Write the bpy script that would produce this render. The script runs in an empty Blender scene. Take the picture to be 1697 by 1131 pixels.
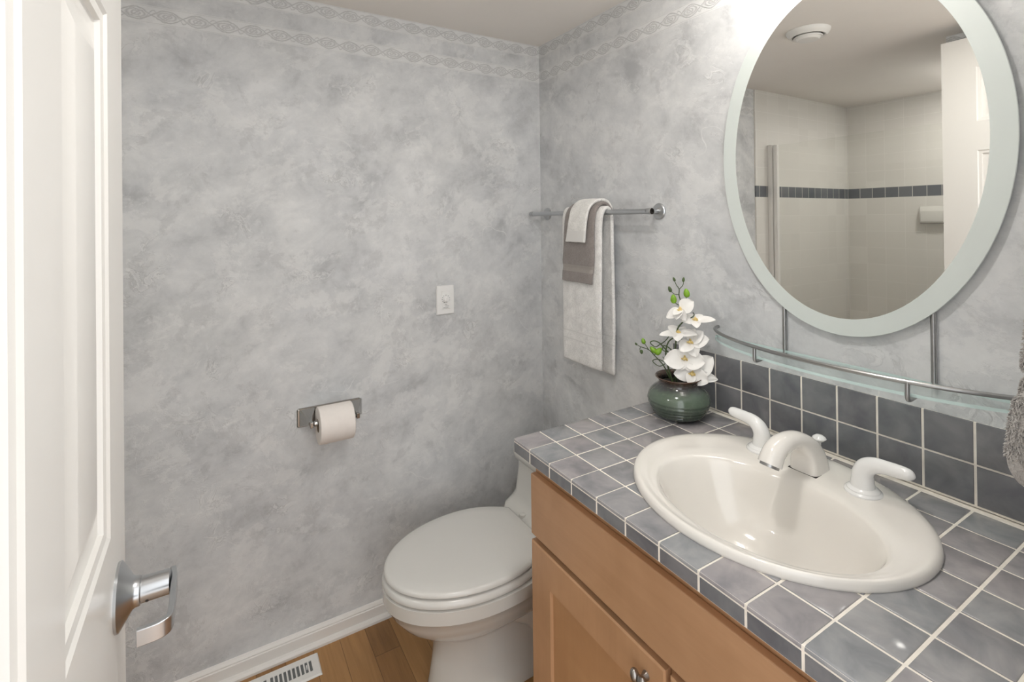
import bpy, bmesh, math, random
from mathutils import Vector, Matrix, noise as mnoise
random.seed(7)
S = bpy.context.scene
COL = S.collection
PI = math.pi

# ------------------------------------------------------------------ camera
F_PX, CY, YAW, PITCH, ROLL = 832.69, 358.41, 0.5382, 0.0050, -0.0112
CAM = Vector((-1.2041, -1.7768, 1.4017))
fw = Vector((math.sin(YAW) * math.cos(PITCH), math.cos(YAW) * math.cos(PITCH), math.sin(PITCH)))
rt = Vector((math.cos(YAW), -math.sin(YAW), 0)); up = rt.cross(fw)
r2 = rt * math.cos(ROLL) + up * math.sin(ROLL)
u2 = up * math.cos(ROLL) - rt * math.sin(ROLL)
cd = bpy.data.cameras.new('camera'); cam = bpy.data.objects.new('camera', cd); COL.objects.link(cam)
M = Matrix.Identity(4)
for i in range(3):
    M[i][0], M[i][1], M[i][2], M[i][3] = r2[i], u2[i], -fw[i], CAM[i]
cam.matrix_world = M
cd.sensor_fit = 'HORIZONTAL'; cd.sensor_width = 36.0
cd.lens = F_PX / 1697 * 36.0
cd.shift_y = (CY - 565.5) / 1697
cd.clip_start = 0.02
S.camera = cam

# ------------------------------------------------------------------ light and exposure
LAMP_STRENGTH = 50.0      # the bulb of the wall lamp over the mirror
LAMP_COLOR = (1.0, 0.968, 0.925)
HALL_STRENGTH = 1.7        # daylight of the hall, coming in through the doorway
CAN_STRENGTH = 105.0        # added unseen fill lights in the ceiling, mid room and shower
HALL_COLOR = (0.97, 0.985, 1.0)
S.view_settings.view_transform = 'Standard'
S.view_settings.look = 'None'
S.view_settings.exposure = 0.52
S.view_settings.gamma = 1.0
S.view_settings.use_curve_mapping = False
W = bpy.data.worlds.new('world'); S.world = W; W.use_nodes = True
bgn = W.node_tree.nodes['Background']
bgn.inputs['Color'].default_value = (*HALL_COLOR, 1); bgn.inputs['Strength'].default_value = HALL_STRENGTH

# ------------------------------------------------------------------ node helpers
class Sock:
    """tiny expression wrapper over math nodes"""
    def __init__(s, t, k): s.t, s.k = t, k
    def _m(s, op, o=None, c=None):
        n = s.t.nodes.new('ShaderNodeMath'); n.operation = op
        for i, q in enumerate((s, o, c)):
            if q is None: continue
            if isinstance(q, Sock): s.t.links.new(q.k, n.inputs[i])
            else: n.inputs[i].default_value = q
        return Sock(s.t, n.outputs[0])
    def __add__(s, o): return s._m('ADD', o)
    def __radd__(s, o): return s._m('ADD', o)
    def __sub__(s, o): return s._m('SUBTRACT', o)
    def __mul__(s, o): return s._m('MULTIPLY', o)
    def __rmul__(s, o): return s._m('MULTIPLY', o)
    def __truediv__(s, o): return s._m('DIVIDE', o)
    def abs(s): return s._m('ABSOLUTE')
    def sin(s): return s._m('SINE')
    def fract(s): return s._m('FRACT')
    def floor(s): return s._m('FLOOR')
    def lt(s, o): return s._m('LESS_THAN', o)
    def gt(s, o): return s._m('GREATER_THAN', o)
    def max(s, o): return s._m('MAXIMUM', o)
    def min(s, o): return s._m('MINIMUM', o)
    def pow(s, o): return s._m('POWER', o)
    def inv(s): return s * -1.0 + 1.0
    def line(s, w):           # soft mask: 1 where |s| is 0, 0 beyond w
        return (s.abs() / w * -1.0 + 1.0).max(0.0)

def new_mat(name):
    m = bpy.data.materials.new(name); m.use_nodes = True
    return m, m.node_tree, m.node_tree.nodes['Principled BSDF']
def pos(t):
    g = t.nodes.new('ShaderNodeNewGeometry'); sp = t.nodes.new('ShaderNodeSeparateXYZ')
    t.links.new(g.outputs['Position'], sp.inputs[0])
    return [Sock(t, sp.outputs[i]) for i in range(3)]
def vec(t, x, y, z):
    n = t.nodes.new('ShaderNodeCombineXYZ')
    for i, q in enumerate((x, y, z)):
        if isinstance(q, Sock): t.links.new(q.k, n.inputs[i])
        else: n.inputs[i].default_value = q
    return n.outputs[0]
def noise(t, v, scale, detail=4, rough=.5, dist=0.0):
    n = t.nodes.new('ShaderNodeTexNoise'); n.inputs['Scale'].default_value = scale
    n.inputs['Detail'].default_value = detail; n.inputs['Roughness'].default_value = rough
    n.inputs['Distortion'].default_value = dist
    if v is not None: t.links.new(v, n.inputs['Vector'])
    return Sock(t, n.outputs['Fac'])
def ramp(t, fac, stops):
    n = t.nodes.new('ShaderNodeValToRGB'); e = n.color_ramp.elements
    while len(e) < len(stops): e.new(.5)
    for q, (p, c) in zip(e, stops):
        q.position = p; q.color = (*c, 1)
    t.links.new(fac.k, n.inputs[0]); return n.outputs[0]
def mix(t, fac, a, b, mode='MIX'):
    n = t.nodes.new('ShaderNodeMix'); n.data_type = 'RGBA'; n.blend_type = mode
    if isinstance(fac, Sock): t.links.new(fac.k, n.inputs[0])
    else: n.inputs[0].default_value = fac
    for i, q in ((6, a), (7, b)):
        if isinstance(q, tuple): n.inputs[i].default_value = (*q, 1)
        else: t.links.new(q, n.inputs[i])
    return n.outputs[2]
def bump(t, h, bsdf, strength=.3, dist=.002):
    n = t.nodes.new('ShaderNodeBump'); n.inputs['Strength'].default_value = strength
    n.inputs['Distance'].default_value = dist
    t.links.new(h.k, n.inputs['Height']); t.links.new(n.outputs[0], bsdf.inputs['Normal'])
def simple(name, col, rough=.5, metal=0.0, coat=0.0, spec=.5, mottled=0.0, scale=20.0):
    m, t, b = new_mat(name)
    b.inputs['Base Color'].default_value = (*col, 1); b.inputs['Roughness'].default_value = rough
    b.inputs['Metallic'].default_value = metal; b.inputs['Coat Weight'].default_value = coat
    b.inputs['Coat Roughness'].default_value = .08; b.inputs['Specular IOR Level'].default_value = spec
    g = t.nodes.new('ShaderNodeTexCoord')
    f = noise(t, g.outputs['Object'], scale, 4, .55)
    k = mottled if mottled else .02
    c0 = tuple(max(0, q * (1 - k)) for q in col); c1 = tuple(min(1, q * (1 + k)) for q in col)
    t.links.new(ramp(t, f, [(.3, c0), (.7, c1)]), b.inputs['Base Color'])
    return m

# ------------------------------------------------------------------ materials
BORDERS = ((2.0824, 2.1350), (1.9774, 2.0294))
def wallpaper(name, axis, gain=1.0):
    m, t, b = new_mat(name)
    P = pos(t); u = P[axis]; z = P[2]
    v0 = vec(t, u * .92 + z * .38 + axis * 7.3, z * 1.02 - u * .42, .0)
    v1 = vec(t, u * .92 + z * .38 + axis * 3.1, z * 1.15 - u * .47, 4.0)
    broad = noise(t, v0, 4.4, 12, .64, .3)
    mid = noise(t, v1, 9.5, 12, .67, .5)
    fine = noise(t, v1, 40.0, 8, .72, .4)
    cloud = broad * .54 + mid * .35 + fine * .11
    g = gain
    col = ramp(t, cloud, [(.37, (.45*g, .462*g, .475*g)), (.455, (.58*g, .592*g, .604*g)), (.53, (.655*g, .666*g, .675*g)), (.61, (.735*g, .744*g, .75*g))])
    warm = noise(t, v0, 1.5, 3, .5, .3)
    col = mix(t, ((warm - .42) * 2.5).max(0).min(1) * .35, col, (1.0, .975, .92), 'MULTIPLY')
    torn = ((noise(t, v1, 6.3, 14, .70, .25) - .53) * 22.0).max(0).min(1)
    col = mix(t, torn * .38, col, (.80*g, .804*g, .80*g))
    shade = ((noise(t, v0, 7.7, 14, .72, .3) - .56) * 22.0).max(0).min(1)
    col = mix(t, shade * .34, col, (.46*g, .465*g, .47*g))
    vein = (noise(t, v0, 3.1, 2, .4, .6) - .5).line(.0035) * ((noise(t, v1, 5.0, 2) - .60) * 12.0).max(0).min(1)
    col = mix(t, vein * .6, col, (.88, .88, .87))
    # crisp little ridges: dark on one side, pale on the other
    rn = noise(t, v1, 12.0, 6, .62, 1.2)
    patch = ((noise(t, v0, 7.0, 3, .5, .3) - .57) * 10.0).max(0).min(1)
    ridge = (rn - .5).line(.03) * patch
    ridge2 = (rn - .54).line(.035) * patch
    col = mix(t, ridge * .34, col, (.36, .36, .36))
    col = mix(t, ridge2 * .40, col, (.86, .86, .85))
    # two embossed border strips of crossing vines
    dens = None; inb = None
    for z0, z1 in BORDERS:
        h = (z1 - z0)
        tt = (z - (z0 + z1) / 2) / (h / 2)
        wob = (noise(t, vec(t, u, z, 2.0), 60.0, 2, .5) - .5)
        s = u / .150 + wob * .05
        ph = s * (2 * PI)
        tw = tt + wob * .35
        d = (tw - ph.sin() * .66).line(.12).max((tw + ph.sin() * .66).line(.12)).max(((tw - ph.sin() * .40).line(.09)) * .7)
        ds = ((s * 2.0).fract() - .5) * 1.25
        rad = (ds * ds * 1.0 + tw * tw * .85).pow(.5)
        d = d.max((rad - .36).line(.09) * .9).max((rad - .17).line(.07) * .9).max((ds - tw * .5).line(.07) * rad.lt(.42) * .9)
        leaf = ((ph * 3.0 + 1.1).sin() * .50 - tw).line(.10) * (tw.abs() - .8).lt(0.0) * .8
        d = d.max(leaf)
        edge = (tt.abs() - .90).line(.07) * .45
        d = d.max(edge)
        ib = tt.abs().lt(1.0)
        d = d * ib
        dens = d if dens is None else dens.max(d); inb = ib if inb is None else inb.max(ib)
    col = mix(t, inb * .55, col, (.80*g, .805*g, .80*g))
    col = mix(t, dens * .62, col, (.38*g, .38*g, .38*g))
    t.links.new(col, b.inputs['Base Color'])
    b.inputs['Roughness'].default_value = .62; b.inputs['Specular IOR Level'].default_value = .3
    hgt = dens * -1.4 + ridge2 * .6 - ridge * .6 + fine * .25 * inb.inv() + mid * .3
    bump(t, hgt + torn * .5 - shade * .4, b, .5, .0015)
    return m
M_WP_BACK = wallpaper('wallpaper_back', 0)
M_WP_RIGHT = wallpaper('wallpaper_right', 1)

M_CEIL = simple('ceiling_paint', (.86, .825, .78), .9, mottled=.02, scale=3)
M_WHITE_TRIM = simple('white_trim_paint', (.78, .755, .72), .35, mottled=.015, scale=5)
M_DOOR = simple('white_door_paint', (.76, .745, .71), .28, mottled=.012, scale=4)
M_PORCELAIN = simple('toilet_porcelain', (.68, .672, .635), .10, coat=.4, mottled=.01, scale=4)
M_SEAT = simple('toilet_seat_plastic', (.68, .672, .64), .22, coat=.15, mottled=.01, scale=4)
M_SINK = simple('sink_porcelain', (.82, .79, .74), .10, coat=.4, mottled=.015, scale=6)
M_FAUCET = simple('white_enamel', (.83, .80, .755), .16, coat=.4)
M_HANDLE_W = simple('white_enamel_cool', (.83, .83, .82), .16, coat=.4)
M_NICKEL = simple('satin_nickel', (.54, .555, .57), .30, metal=1.0)
M_CHROME = simple('chrome', (.72, .71, .69), .10, metal=1.0); M_HOLDER = simple('worn_chrome', (.42, .415, .40), .20, metal=1.0); M_KNOB = simple('aged_nickel', (.34, .32, .30), .28, metal=1.0)
M_BRUSHED = simple('brushed_steel', (.40, .40, .40), .30, metal=1.0)
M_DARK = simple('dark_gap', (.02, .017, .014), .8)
M_GROUT = simple('cream_grout', (.85, .80, .72), .8, mottled=.08, scale=40)
M_PAPER = simple('toilet_paper', (.84, .79, .75), .95, mottled=.02, scale=60)
M_CARD = simple('cardboard', (.30, .22, .15), .9)
M_PLASTIC = simple('white_plastic', (.84, .84, .83), .35)
M_VENTW = simple('white_enamelled_steel', (.80, .79, .765), .4)
M_MIRROR = simple('mirror_silver', (.93, .925, .90), .0, metal=1.0, mottled=.002)
M_FROST = simple('frosted_glass_edge', (.66, .71, .685), .38, spec=.6, mottled=.02, scale=6)
M_STEM = simple('orchid_stem', (.055, .085, .03), .5, mottled=.3, scale=60)
M_BUD = simple('lime_bud', (.19, .37, .02), .35, mottled=.35, scale=50)
M_BUD_D = simple('dark_bud', (.07, .11, .035), .45, mottled=.3, scale=60)
M_PETAL = simple('white_petal', (.86, .845, .815), .5, mottled=.03, scale=40)
M_LIP = simple('yellow_lip', (.72, .55, .22), .5, mottled=.25, scale=120)
M_SOIL = simple('dark_moss', (.03, .025, .018), .9, mottled=.5, scale=90)
M_BASE_IN = simple('duct_dark', (.16, .17, .17), .6)
M_RUBBER = simple('black_plastic', (.02, .02, .02), .4)

def brushed_tile(name, c0, c1, c2, rough, spec=.5):
    m, t, b = new_mat(name)
    g = t.nodes.new('ShaderNodeNewGeometry'); r = Sock(t, g.outputs['Random Per Island'])
    base = ramp(t, r, [(0, c0), (.45, c1), (.8, c2)])
    P = pos(t); sh = r * 13.0
    f = noise(t, vec(t, P[0] + sh, P[1] + sh, P[2]), 16, 4, .55, .5)
    lift = ramp(t, f, [(.3, (.72, .73, .76)), (.5, (.98, .98, .98)), (.72, (1.28, 1.25, 1.22))])
    t.links.new(mix(t, 1.0, base, lift, 'MULTIPLY'), b.inputs['Base Color'])
    b.inputs['Roughness'].default_value = rough; b.inputs['Specular IOR Level'].default_value = spec
    bump(t, noise(t, vec(t, P[0] + sh, P[1], P[2]), 28, 2, .5), b, .08, .002)
    return m
M_TILE = brushed_tile('counter_tile_glaze', (.285, .284, .294), (.318, .300, .308), (.294, .301, .310), .15)
M_TILE_SHADED = brushed_tile('tile_glaze_shaded', (.168, .172, .184), (.190, .192, .204), (.178, .186, .198), .20)  # counter glaze again, darkened for the shade on backsplash and edges

def wood(name, dark, mid, light, along, grain=1.0, rough=.4, figure=.5):
    m, t, b = new_mat(name); P = pos(t)
    sc = [P[0] * 22.0, P[1] * 22.0, P[2] * 22.0]; sc[along] = P[along] * 1.6
    f = noise(t, vec(t, *sc), 1.0, 6, .6, .6)
    sc2 = [P[0] * 120.0, P[1] * 120.0, P[2] * 120.0]; sc2[along] = P[along] * 5.0
    f2 = noise(t, vec(t, *sc2), 1.0, 4, .6, .2)
    blotch = noise(t, vec(t, P[0], P[1], P[2]), 7.0, 3, .5, .8)
    k = f * (.55 * grain) + f2 * .15 + blotch * figure
    k = (k - .5) * .9 + .42
    t.links.new(ramp(t, k, [(.2, dark), (.5, mid), (.8, light)]), b.inputs['Base Color'])
    b.inputs['Roughness'].default_value = rough; b.inputs['Specular IOR Level'].default_value = .4
    return m
M_MAPLE = wood('honey_maple', (0.399, 0.228, 0.12), (0.507, 0.299, 0.168), (0.581, 0.363, 0.217), 1, .6, .38)
M_MAPLE_V = wood('honey_maple_upright', (0.388, 0.219, 0.114), (0.496, 0.287, 0.156), (0.57, 0.351, 0.203), 2, .6, .38)
M_MAPLE_P = wood('honey_maple_panel', (0.376, 0.199, 0.095), (0.462, 0.257, 0.125), (0.53, 0.308, 0.16), 2, .6, .40)

def oak_floor():
    m, t, b = new_mat('oak_strip_floor'); P = pos(t)
    k = (P[0] + 3.0 + .006) / .083; row = k.floor(); fx = k.fract()
    off = (row * 12.9898).sin() * 43758.5453; rnd = off.fract()
    kk = (P[1] + 9.0 + rnd * .9) / .9; cell = kk.floor(); fy = kk.fract()
    rnd2 = ((row * 78.233 + cell * 37.719).sin() * 43758.5453).fract()
    g1 = noise(t, vec(t, P[0] * 45.0 + rnd2 * 50.0, P[1] * 3.0, row), 1.0, 6, .6, 1.0)
    g2 = noise(t, vec(t, P[0] * 240.0, P[1] * 9.0, rnd2), 1.0, 3, .6, .2)
    kcol = g1 * .55 + g2 * .2 + rnd2 * .38 - .06
    col = ramp(t, kcol, [(.15, (.20, .098, .034)), (.45, (.33, .168, .060)), (.7, (.43, .232, .088)), (.9, (.50, .285, .12))])
    seam = ((fx - .5).abs() - .5).line(.016).max(((fy - .5).abs() - .5).line(.0018))
    col = mix(t, seam * .75, col, (.05, .025, .01))
    t.links.new(col, b.inputs['Base Color']); b.inputs['Roughness'].default_value = .36
    bump(t, seam * -1.0 + g2 * .1, b, .25, .001)
    return m
M_OAK = oak_floor()

def shower_tile(name, axis, off):
    m, t, b = new_mat(name); P = pos(t); u = P[axis]; z = P[2]
    B0, B1 = 1.510, 1.578
    def grid(q, pitch, o, w): return ((((q + o) / pitch).fract() - .5).abs() - .5).line(w / pitch)
    inb = (z - (B0 + B1) / 2).abs().lt((B1 - B0) / 2)
    above = z.gt(B1)
    lw = grid(u, .108, off, .0022)
    lz = grid(z - B0, .108, 10.8, .0022) * above.inv() + grid(z - B1, .108, 10.8, .0022) * above
    white = (lw.max(lz)).min(1.0)
    tone = noise(t, vec(t, ((u + off) / .108).floor() * 3.7, (z / .108).floor() * 5.1, 0.0), 1.0, 0)
    cw = mix(t, white, ramp(t, tone, [(.3, (.745, .730, .690)), (.7, (.785, .770, .73))]), (.85, .835, .80))
    lb = grid(u, .0735, off * .7, .003).max((z - B0).line(.003)).max((z - B1).line(.003))
    tb = noise(t, vec(t, ((u + off * .7) / .0735).floor() * 4.3, 2.0, 0.0), 1.0, 0)
    cb = mix(t, lb, ramp(t, tb, [(.3, (.125, .138, .155)), (.7, (.18, .19, .205))]), (.68, .66, .62))
    t.links.new(mix(t, inb, cw, cb), b.inputs['Base Color'])
    b.inputs['Roughness'].default_value = .13
    bump(t, (white * inb.inv() + lb * inb) * -1.0, b, .3, .001)
    return m
M_ST_BACK = shower_tile('shower_tile_back', 0, .030)
M_ST_LEFT = shower_tile('shower_tile_left', 1, .012)

def glass(name, tint, edge=False):
    """clear pane: what is behind shows through the tint, with a fresnel mirror on top"""
    m, t, b = new_mat(name); t.nodes.remove(b)
    tr = t.nodes.new('ShaderNodeBsdfTransparent'); gl = t.nodes.new('ShaderNodeBsdfGlossy'); gl.inputs['Roughness'].default_value = .02
    f = noise(t, t.nodes.new('ShaderNodeTexCoord').outputs['Object'], 3.0, 1)
    t.links.new(ramp(t, f, [(0, tint), (1, tuple(q * .99 for q in tint))]), tr.inputs['Color'])
    fr = t.nodes.new('ShaderNodeFresnel'); fr.inputs['IOR'].default_value = 1.33
    mx = t.nodes.new('ShaderNodeMixShader'); bf = t.nodes.new('ShaderNodeNewGeometry'); fac = Sock(t, fr.outputs[0]) * Sock(t, bf.outputs['Backfacing']).inv(); t.links.new(fac.k, mx.inputs[0]); t.links.new(tr.outputs[0], mx.inputs[1]); t.links.new(gl.outputs[0], mx.inputs[2])
    out = t.nodes['Material Output']; src = mx.outputs[0]
    if edge:
        df = t.nodes.new('ShaderNodeBsdfDiffuse'); df.inputs['Color'].default_value = (.70, .88, .85, 1)
        m2 = t.nodes.new('ShaderNodeMixShader'); m2.inputs[0].default_value = .6
        t.links.new(src, m2.inputs[1]); t.links.new(df.outputs[0], m2.inputs[2]); src = m2.outputs[0]
    t.links.new(src, out.inputs['Surface'])
    return m
M_GLASS = glass('clear_glass', (.985, .988, .98))
M_GLASS_G = glass('shelf_glass', (.955, .99, .985)); M_GLASS_E = glass('shelf_glass_edge', (.90, .97, .96), True)

def terry(name, col, scale=240.0, bstr=.9, dist=.003, band=None, bandcol=None, zwave=0.0):
    m, t, b = new_mat(name); P = pos(t)
    f = noise(t, vec(t, P[0], P[1], P[2]), scale, 3, .6)
    f2 = noise(t, vec(t, P[0], P[1], P[2]), 35.0, 3, .5)
    k = f * .55 + f2 * .45
    c0 = tuple(q * .80 for q in col); c1 = tuple(min(1, q * 1.12) for q in col)
    c = ramp(t, k, [(.3, c0), (.62, c1)])
    hgt = f
    if band:
        inb = None
        for z0, z1 in band:
            q = (P[2] - (z0 + z1) / 2).abs().lt((z1 - z0) / 2)
            inb = q if inb is None else inb.max(q)
        weave = (P[2] * 2600.0).sin() * .1 + .5
        c = mix(t, inb, c, bandcol or col); hgt = f * inb.inv() + weave * inb
    t.links.new(c, b.inputs['Base Color']); b.inputs['Roughness'].default_value = .95
    b.inputs['Specular IOR Level'].default_value = .15; b.inputs['Sheen Weight'].default_value = .25
    bump(t, hgt, b, bstr, dist); return m
M_TOWEL_W = terry('white_terry', (.82, .81, .79), band=((.964, .968), (.993, .997)), bandcol=(.74, .73, .71))
M_TOWEL_G = terry('grey_terry', (.285, .255, .24), band=((1.212, 1.236),), bandcol=(.37, .335, .31))
M_CLOTH_W = terry('white_cloth_terry', (.83, .82, .79), band=((1.320, 1.357),), bandcol=(.80, .79, .765))
M_TOWEL_R = terry('plush_grey_terry', (.42, .40, .38), scale=260, bstr=1.0, dist=.004)
M_TOWEL_RB = terry('flat_grey_weave', (.36, .34, .325), scale=900, bstr=.2, dist=.0006)

def vase_glaze():
    m, t, b = new_mat('green_brown_glaze'); P = pos(t)
    zz = (P[2] - .8624) / .109
    n = noise(t, vec(t, P[0], P[1], P[2] * .6), 34, 5, .6, .8)
    f = zz + (n - .5) * .16
    c = ramp(t, f, [(.0, (.030, .040, .033)), (.30, (.055, .076, .058)), (.55, (.098, .136, .098)), (.68, (.090, .122, .092)), (.78, (.05, .055, .055)), (.90, (.045, .032, .028)), (.97, (.085, .045, .03))])
    spots = noise(t, vec(t, P[0], P[1], P[2]), 120, 3, .6)
    c = mix(t, ((spots - .55) * 5.0).max(0).min(1) * .35, c, (.16, .20, .13))
    t.links.new(c, b.inputs['Base Color'])
    b.inputs['Roughness'].default_value = .12; b.inputs['Coat Weight'].default_value = .6; b.inputs['Coat Roughness'].default_value = .05
    return m
M_VASE = vase_glaze()

def bulb(name, k):
    m, t, b = new_mat(name)
    b.inputs['Emission Color'].default_value = (*LAMP_COLOR, 1); b.inputs['Emission Strength'].default_value = k
    return m
M_BULB = bulb('lit_bulb', LAMP_STRENGTH); M_CAN = bulb('added_light_lens', CAN_STRENGTH)

# ------------------------------------------------------------------ mesh helpers
def add_box(bm, x0, x1, y0, y1, z0, z1):
    v = [bm.verts.new(p) for p in ((x0,y0,z0),(x1,y0,z0),(x1,y1,z0),(x0,y1,z0),(x0,y0,z1),(x1,y0,z1),(x1,y1,z1),(x0,y1,z1))]
    for f in ((3,2,1,0),(4,5,6,7),(0,1,5,4),(1,2,6,5),(2,3,7,6),(3,0,4,7)): bm.faces.new([v[i] for i in f])
def box(*a):
    bm = bmesh.new(); add_box(bm, *a); return bm
def loft(bm, rings, cap0=True, cap1=True, close=True):
    R = [[bm.verts.new(p) for p in r] for r in rings]; n = len(R[0])
    for a, b in zip(R, R[1:]):
        for i in range(n if close else n - 1):
            j = (i + 1) % n; bm.faces.new((a[i], a[j], b[j], b[i]))
    if cap0: bm.faces.new(list(reversed(R[0])))
    if cap1: bm.faces.new(R[-1])
    return R
def frame_path(pts):
    """parallel-transport frames along a polyline"""
    P = [Vector(p) for p in pts]; T = []
    for i in range(len(P)):
        a = P[max(0, i - 1)]; b = P[min(len(P) - 1, i + 1)]; T.append((b - a).normalized())
    ref = Vector((0, 0, 1)) if abs(T[0].z) < .9 else Vector((1, 0, 0))
    n = (ref - T[0] * ref.dot(T[0])).normalized(); out = []
    for i, tg in enumerate(T):
        n = (n - tg * n.dot(tg)).normalized(); out.append((P[i], tg, n, tg.cross(n)))
    return out
def spline(pts, k=6):
    """Catmull-Rom through tuples of any length"""
    out = []; n = len(pts)
    for i in range(n - 1):
        p0, p1, p2, p3 = pts[max(0, i-1)], pts[i], pts[i+1], pts[min(n-1, i+2)]
        for j in range(k):
            s = j / k
            out.append(tuple(.5*(2*b + (c-a)*s + (2*a-5*b+4*c-d)*s*s + (3*b-a-3*c+d)*s**3) for a, b, c, d in zip(p0, p1, p2, p3)))
    out.append(tuple(pts[-1])); return out
def tube(bm, pts, r, seg=14, caps=True):
    fr = frame_path(pts); rings = []
    for i, (p, tg, n, b) in enumerate(fr):
        rr = r[i] if isinstance(r, (list, tuple)) else r
        ra, rb = rr if isinstance(rr, (list, tuple)) else (rr, rr)
        rings.append([p + n * (math.cos(a) * ra) + b * (math.sin(a) * rb) for a in [2*PI*k/seg for k in range(seg)]])
    loft(bm, rings, caps, caps)
def tube_bm(pts, r, seg=14, caps=True):
    bm = bmesh.new(); tube(bm, pts, r, seg, caps); return bm
def lathe(bm, prof, c, axis=(0,0,1), seg=40, cap0=False, cap1=False):
    ax = Vector(axis).normalized(); ref = Vector((1,0,0)) if abs(ax.x) < .9 else Vector((0,1,0))
    n = (ref - ax * ref.dot(ax)).normalized(); b = ax.cross(n); c = Vector(c)
    loft(bm, [[c + ax * h + (n * math.cos(a) + b * math.sin(a)) * r for a in [2*PI*k/seg for k in range(seg)]] for r, h in prof], cap0, cap1)
def lathe_bm(*a, **k):
    bm = bmesh.new(); lathe(bm, *a, **k); return bm
def ellipsoid(bm, c, r, axis=(0,0,1), seg=16, rings=10):
    c = Vector(c); q = Vector((0,0,1)).rotation_difference(Vector(axis).normalized())
    R = []
    for i in range(1, rings):
        th = PI * i / rings
        R.append([c + q @ Vector((r[0]*math.sin(th)*math.cos(a), r[1]*math.sin(th)*math.sin(a), r[2]*math.cos(th))) for a in [2*PI*k/seg for k in range(seg)]])
    RR = loft(bm, R, False, False)
    t0 = bm.verts.new(c + q @ Vector((0,0,r[2]))); t1 = bm.verts.new(c + q @ Vector((0,0,-r[2])))
    for i in range(seg):
        j = (i+1) % seg; bm.faces.new((RR[0][j], RR[0][i], t0)); bm.faces.new((RR[-1][i], RR[-1][j], t1))

def tag(o, label=None, cat=None, group=None, kind=None):
    if label: o['label'] = label
    if cat: o['category'] = cat
    if group: o['group'] = group
    if kind: o['kind'] = kind
    return o
def obj(name, bm, mat, parent=None, smooth=35, bevel=None, bseg=2, subsurf=0, solid=None):
    bmesh.ops.recalc_face_normals(bm, faces=bm.faces)
    me = bpy.data.meshes.new(name); bm.to_mesh(me); bm.free()
    o = bpy.data.objects.new(name, me); COL.objects.link(o); me.materials.append(mat)
    if smooth:
        me.shade_smooth()
        if smooth < 180: me.set_sharp_from_angle(angle=math.radians(smooth))
    if parent:
        o.parent = parent; o.matrix_parent_inverse = Matrix.Translation(-ROOT(parent))
    else:
        xs = [v.co for v in me.vertices]
        c = Vector(((min(p.x for p in xs)+max(p.x for p in xs))/2, (min(p.y for p in xs)+max(p.y for p in xs))/2, min(p.z for p in xs)))
        me.transform(Matrix.Translation(-c)); o.location = c
    if solid:
        md = o.modifiers.new('thick', 'SOLIDIFY'); md.thickness = solid; md.offset = 0
    if bevel:
        md = o.modifiers.new('bevel', 'BEVEL'); md.width = bevel; md.segments = bseg; md.limit_method = 'ANGLE'; md.angle_limit = math.radians(40)
        md.harden_normals = False
    if subsurf:
        md = o.modifiers.new('sub', 'SUBSURF'); md.levels = subsurf; md.render_levels = subsurf
    return o
def ROOT(p):
    v = Vector(p.location)
    while p.parent:
        v = Vector((0,0,0)) if p.type == 'MESH' else v; p = p.parent; v = v + Vector(p.location)
    return v
def sub(name, bm, mat, parent, **k):
    """child of a part: the part's mesh already lies in world coordinates, so does its child's"""
    o = obj(name, bm, mat, None, **k)
    me = o.data; me.transform(Matrix.Translation(o.location)); o.location = (0,0,0)
    o.parent = parent; o.matrix_parent_inverse = Matrix.Identity(4)
    if parent.parent is None:       # parent is a one-mesh thing with its own origin
        o.matrix_parent_inverse = Matrix.Translation(-Vector(parent.location))
    return o
def thing(name, label, cat, loc, group=None, kind=None):
    o = bpy.data.objects.new(name, None); COL.objects.link(o); o.location = loc; o.empty_display_size = .05
    return tag(o, label, cat, group, kind)
def struct(name, bm, mat, **k):
    return tag(obj(name, bm, mat, **k), kind='structure')

# ------------------------------------------------------------------ room shell
H = 2.135
YF = -1.66                 # room face of the front wall, where the doorway is
XL = -2.562                 # tiled far wall of the shower
struct('floor', box(XL, .12, -2.9, .12, -.06, 0), M_OAK, smooth=0)
struct('ceiling', box(XL - .1, .12, YF - .11, .12, H, H + .06), M_CEIL, smooth=0)
struct('wall_back', box(-1.532, .12, 0, .12, 0, H), M_WP_BACK, smooth=0)
struct('wall_right', box(0, .12, YF - .11, 0, 0, H), M_WP_RIGHT, smooth=0)
struct('wall_back_shower', box(XL - .1, -1.532, -.008, .12, 0, H), M_ST_BACK, smooth=0)
struct('wall_left_shower', box(XL - .1, XL, -.98, -.008, 0, H), M_ST_LEFT, smooth=0)
bm = bmesh.new(); add_box(bm, -1.545, -1.445, YF, -.92, 0, H); add_box(bm, XL - .1, -1.545, -1.02, -.92, 0, H)
struct('wall_left_partition', bm, M_WP_RIGHT, smooth=0)
bm = bmesh.new()
add_box(bm, -1.545, -1.345, YF - .11, YF, 0, H); add_box(bm, -.632, 0, YF - .11, YF, 0, H); add_box(bm, -1.345, -.632, YF - .11, YF, 2.085, H)
struct('wall_front', bm, M_WP_BACK, smooth=0)
bm = bmesh.new()
add_box(bm, -.645, -.632, YF - .11, YF, 0, 2.072); add_box(bm, -1.345, -.632, YF - .11, YF, 2.074, 2.085)
struct('trim_1', bm, M_WHITE_TRIM, smooth=0)
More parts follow.
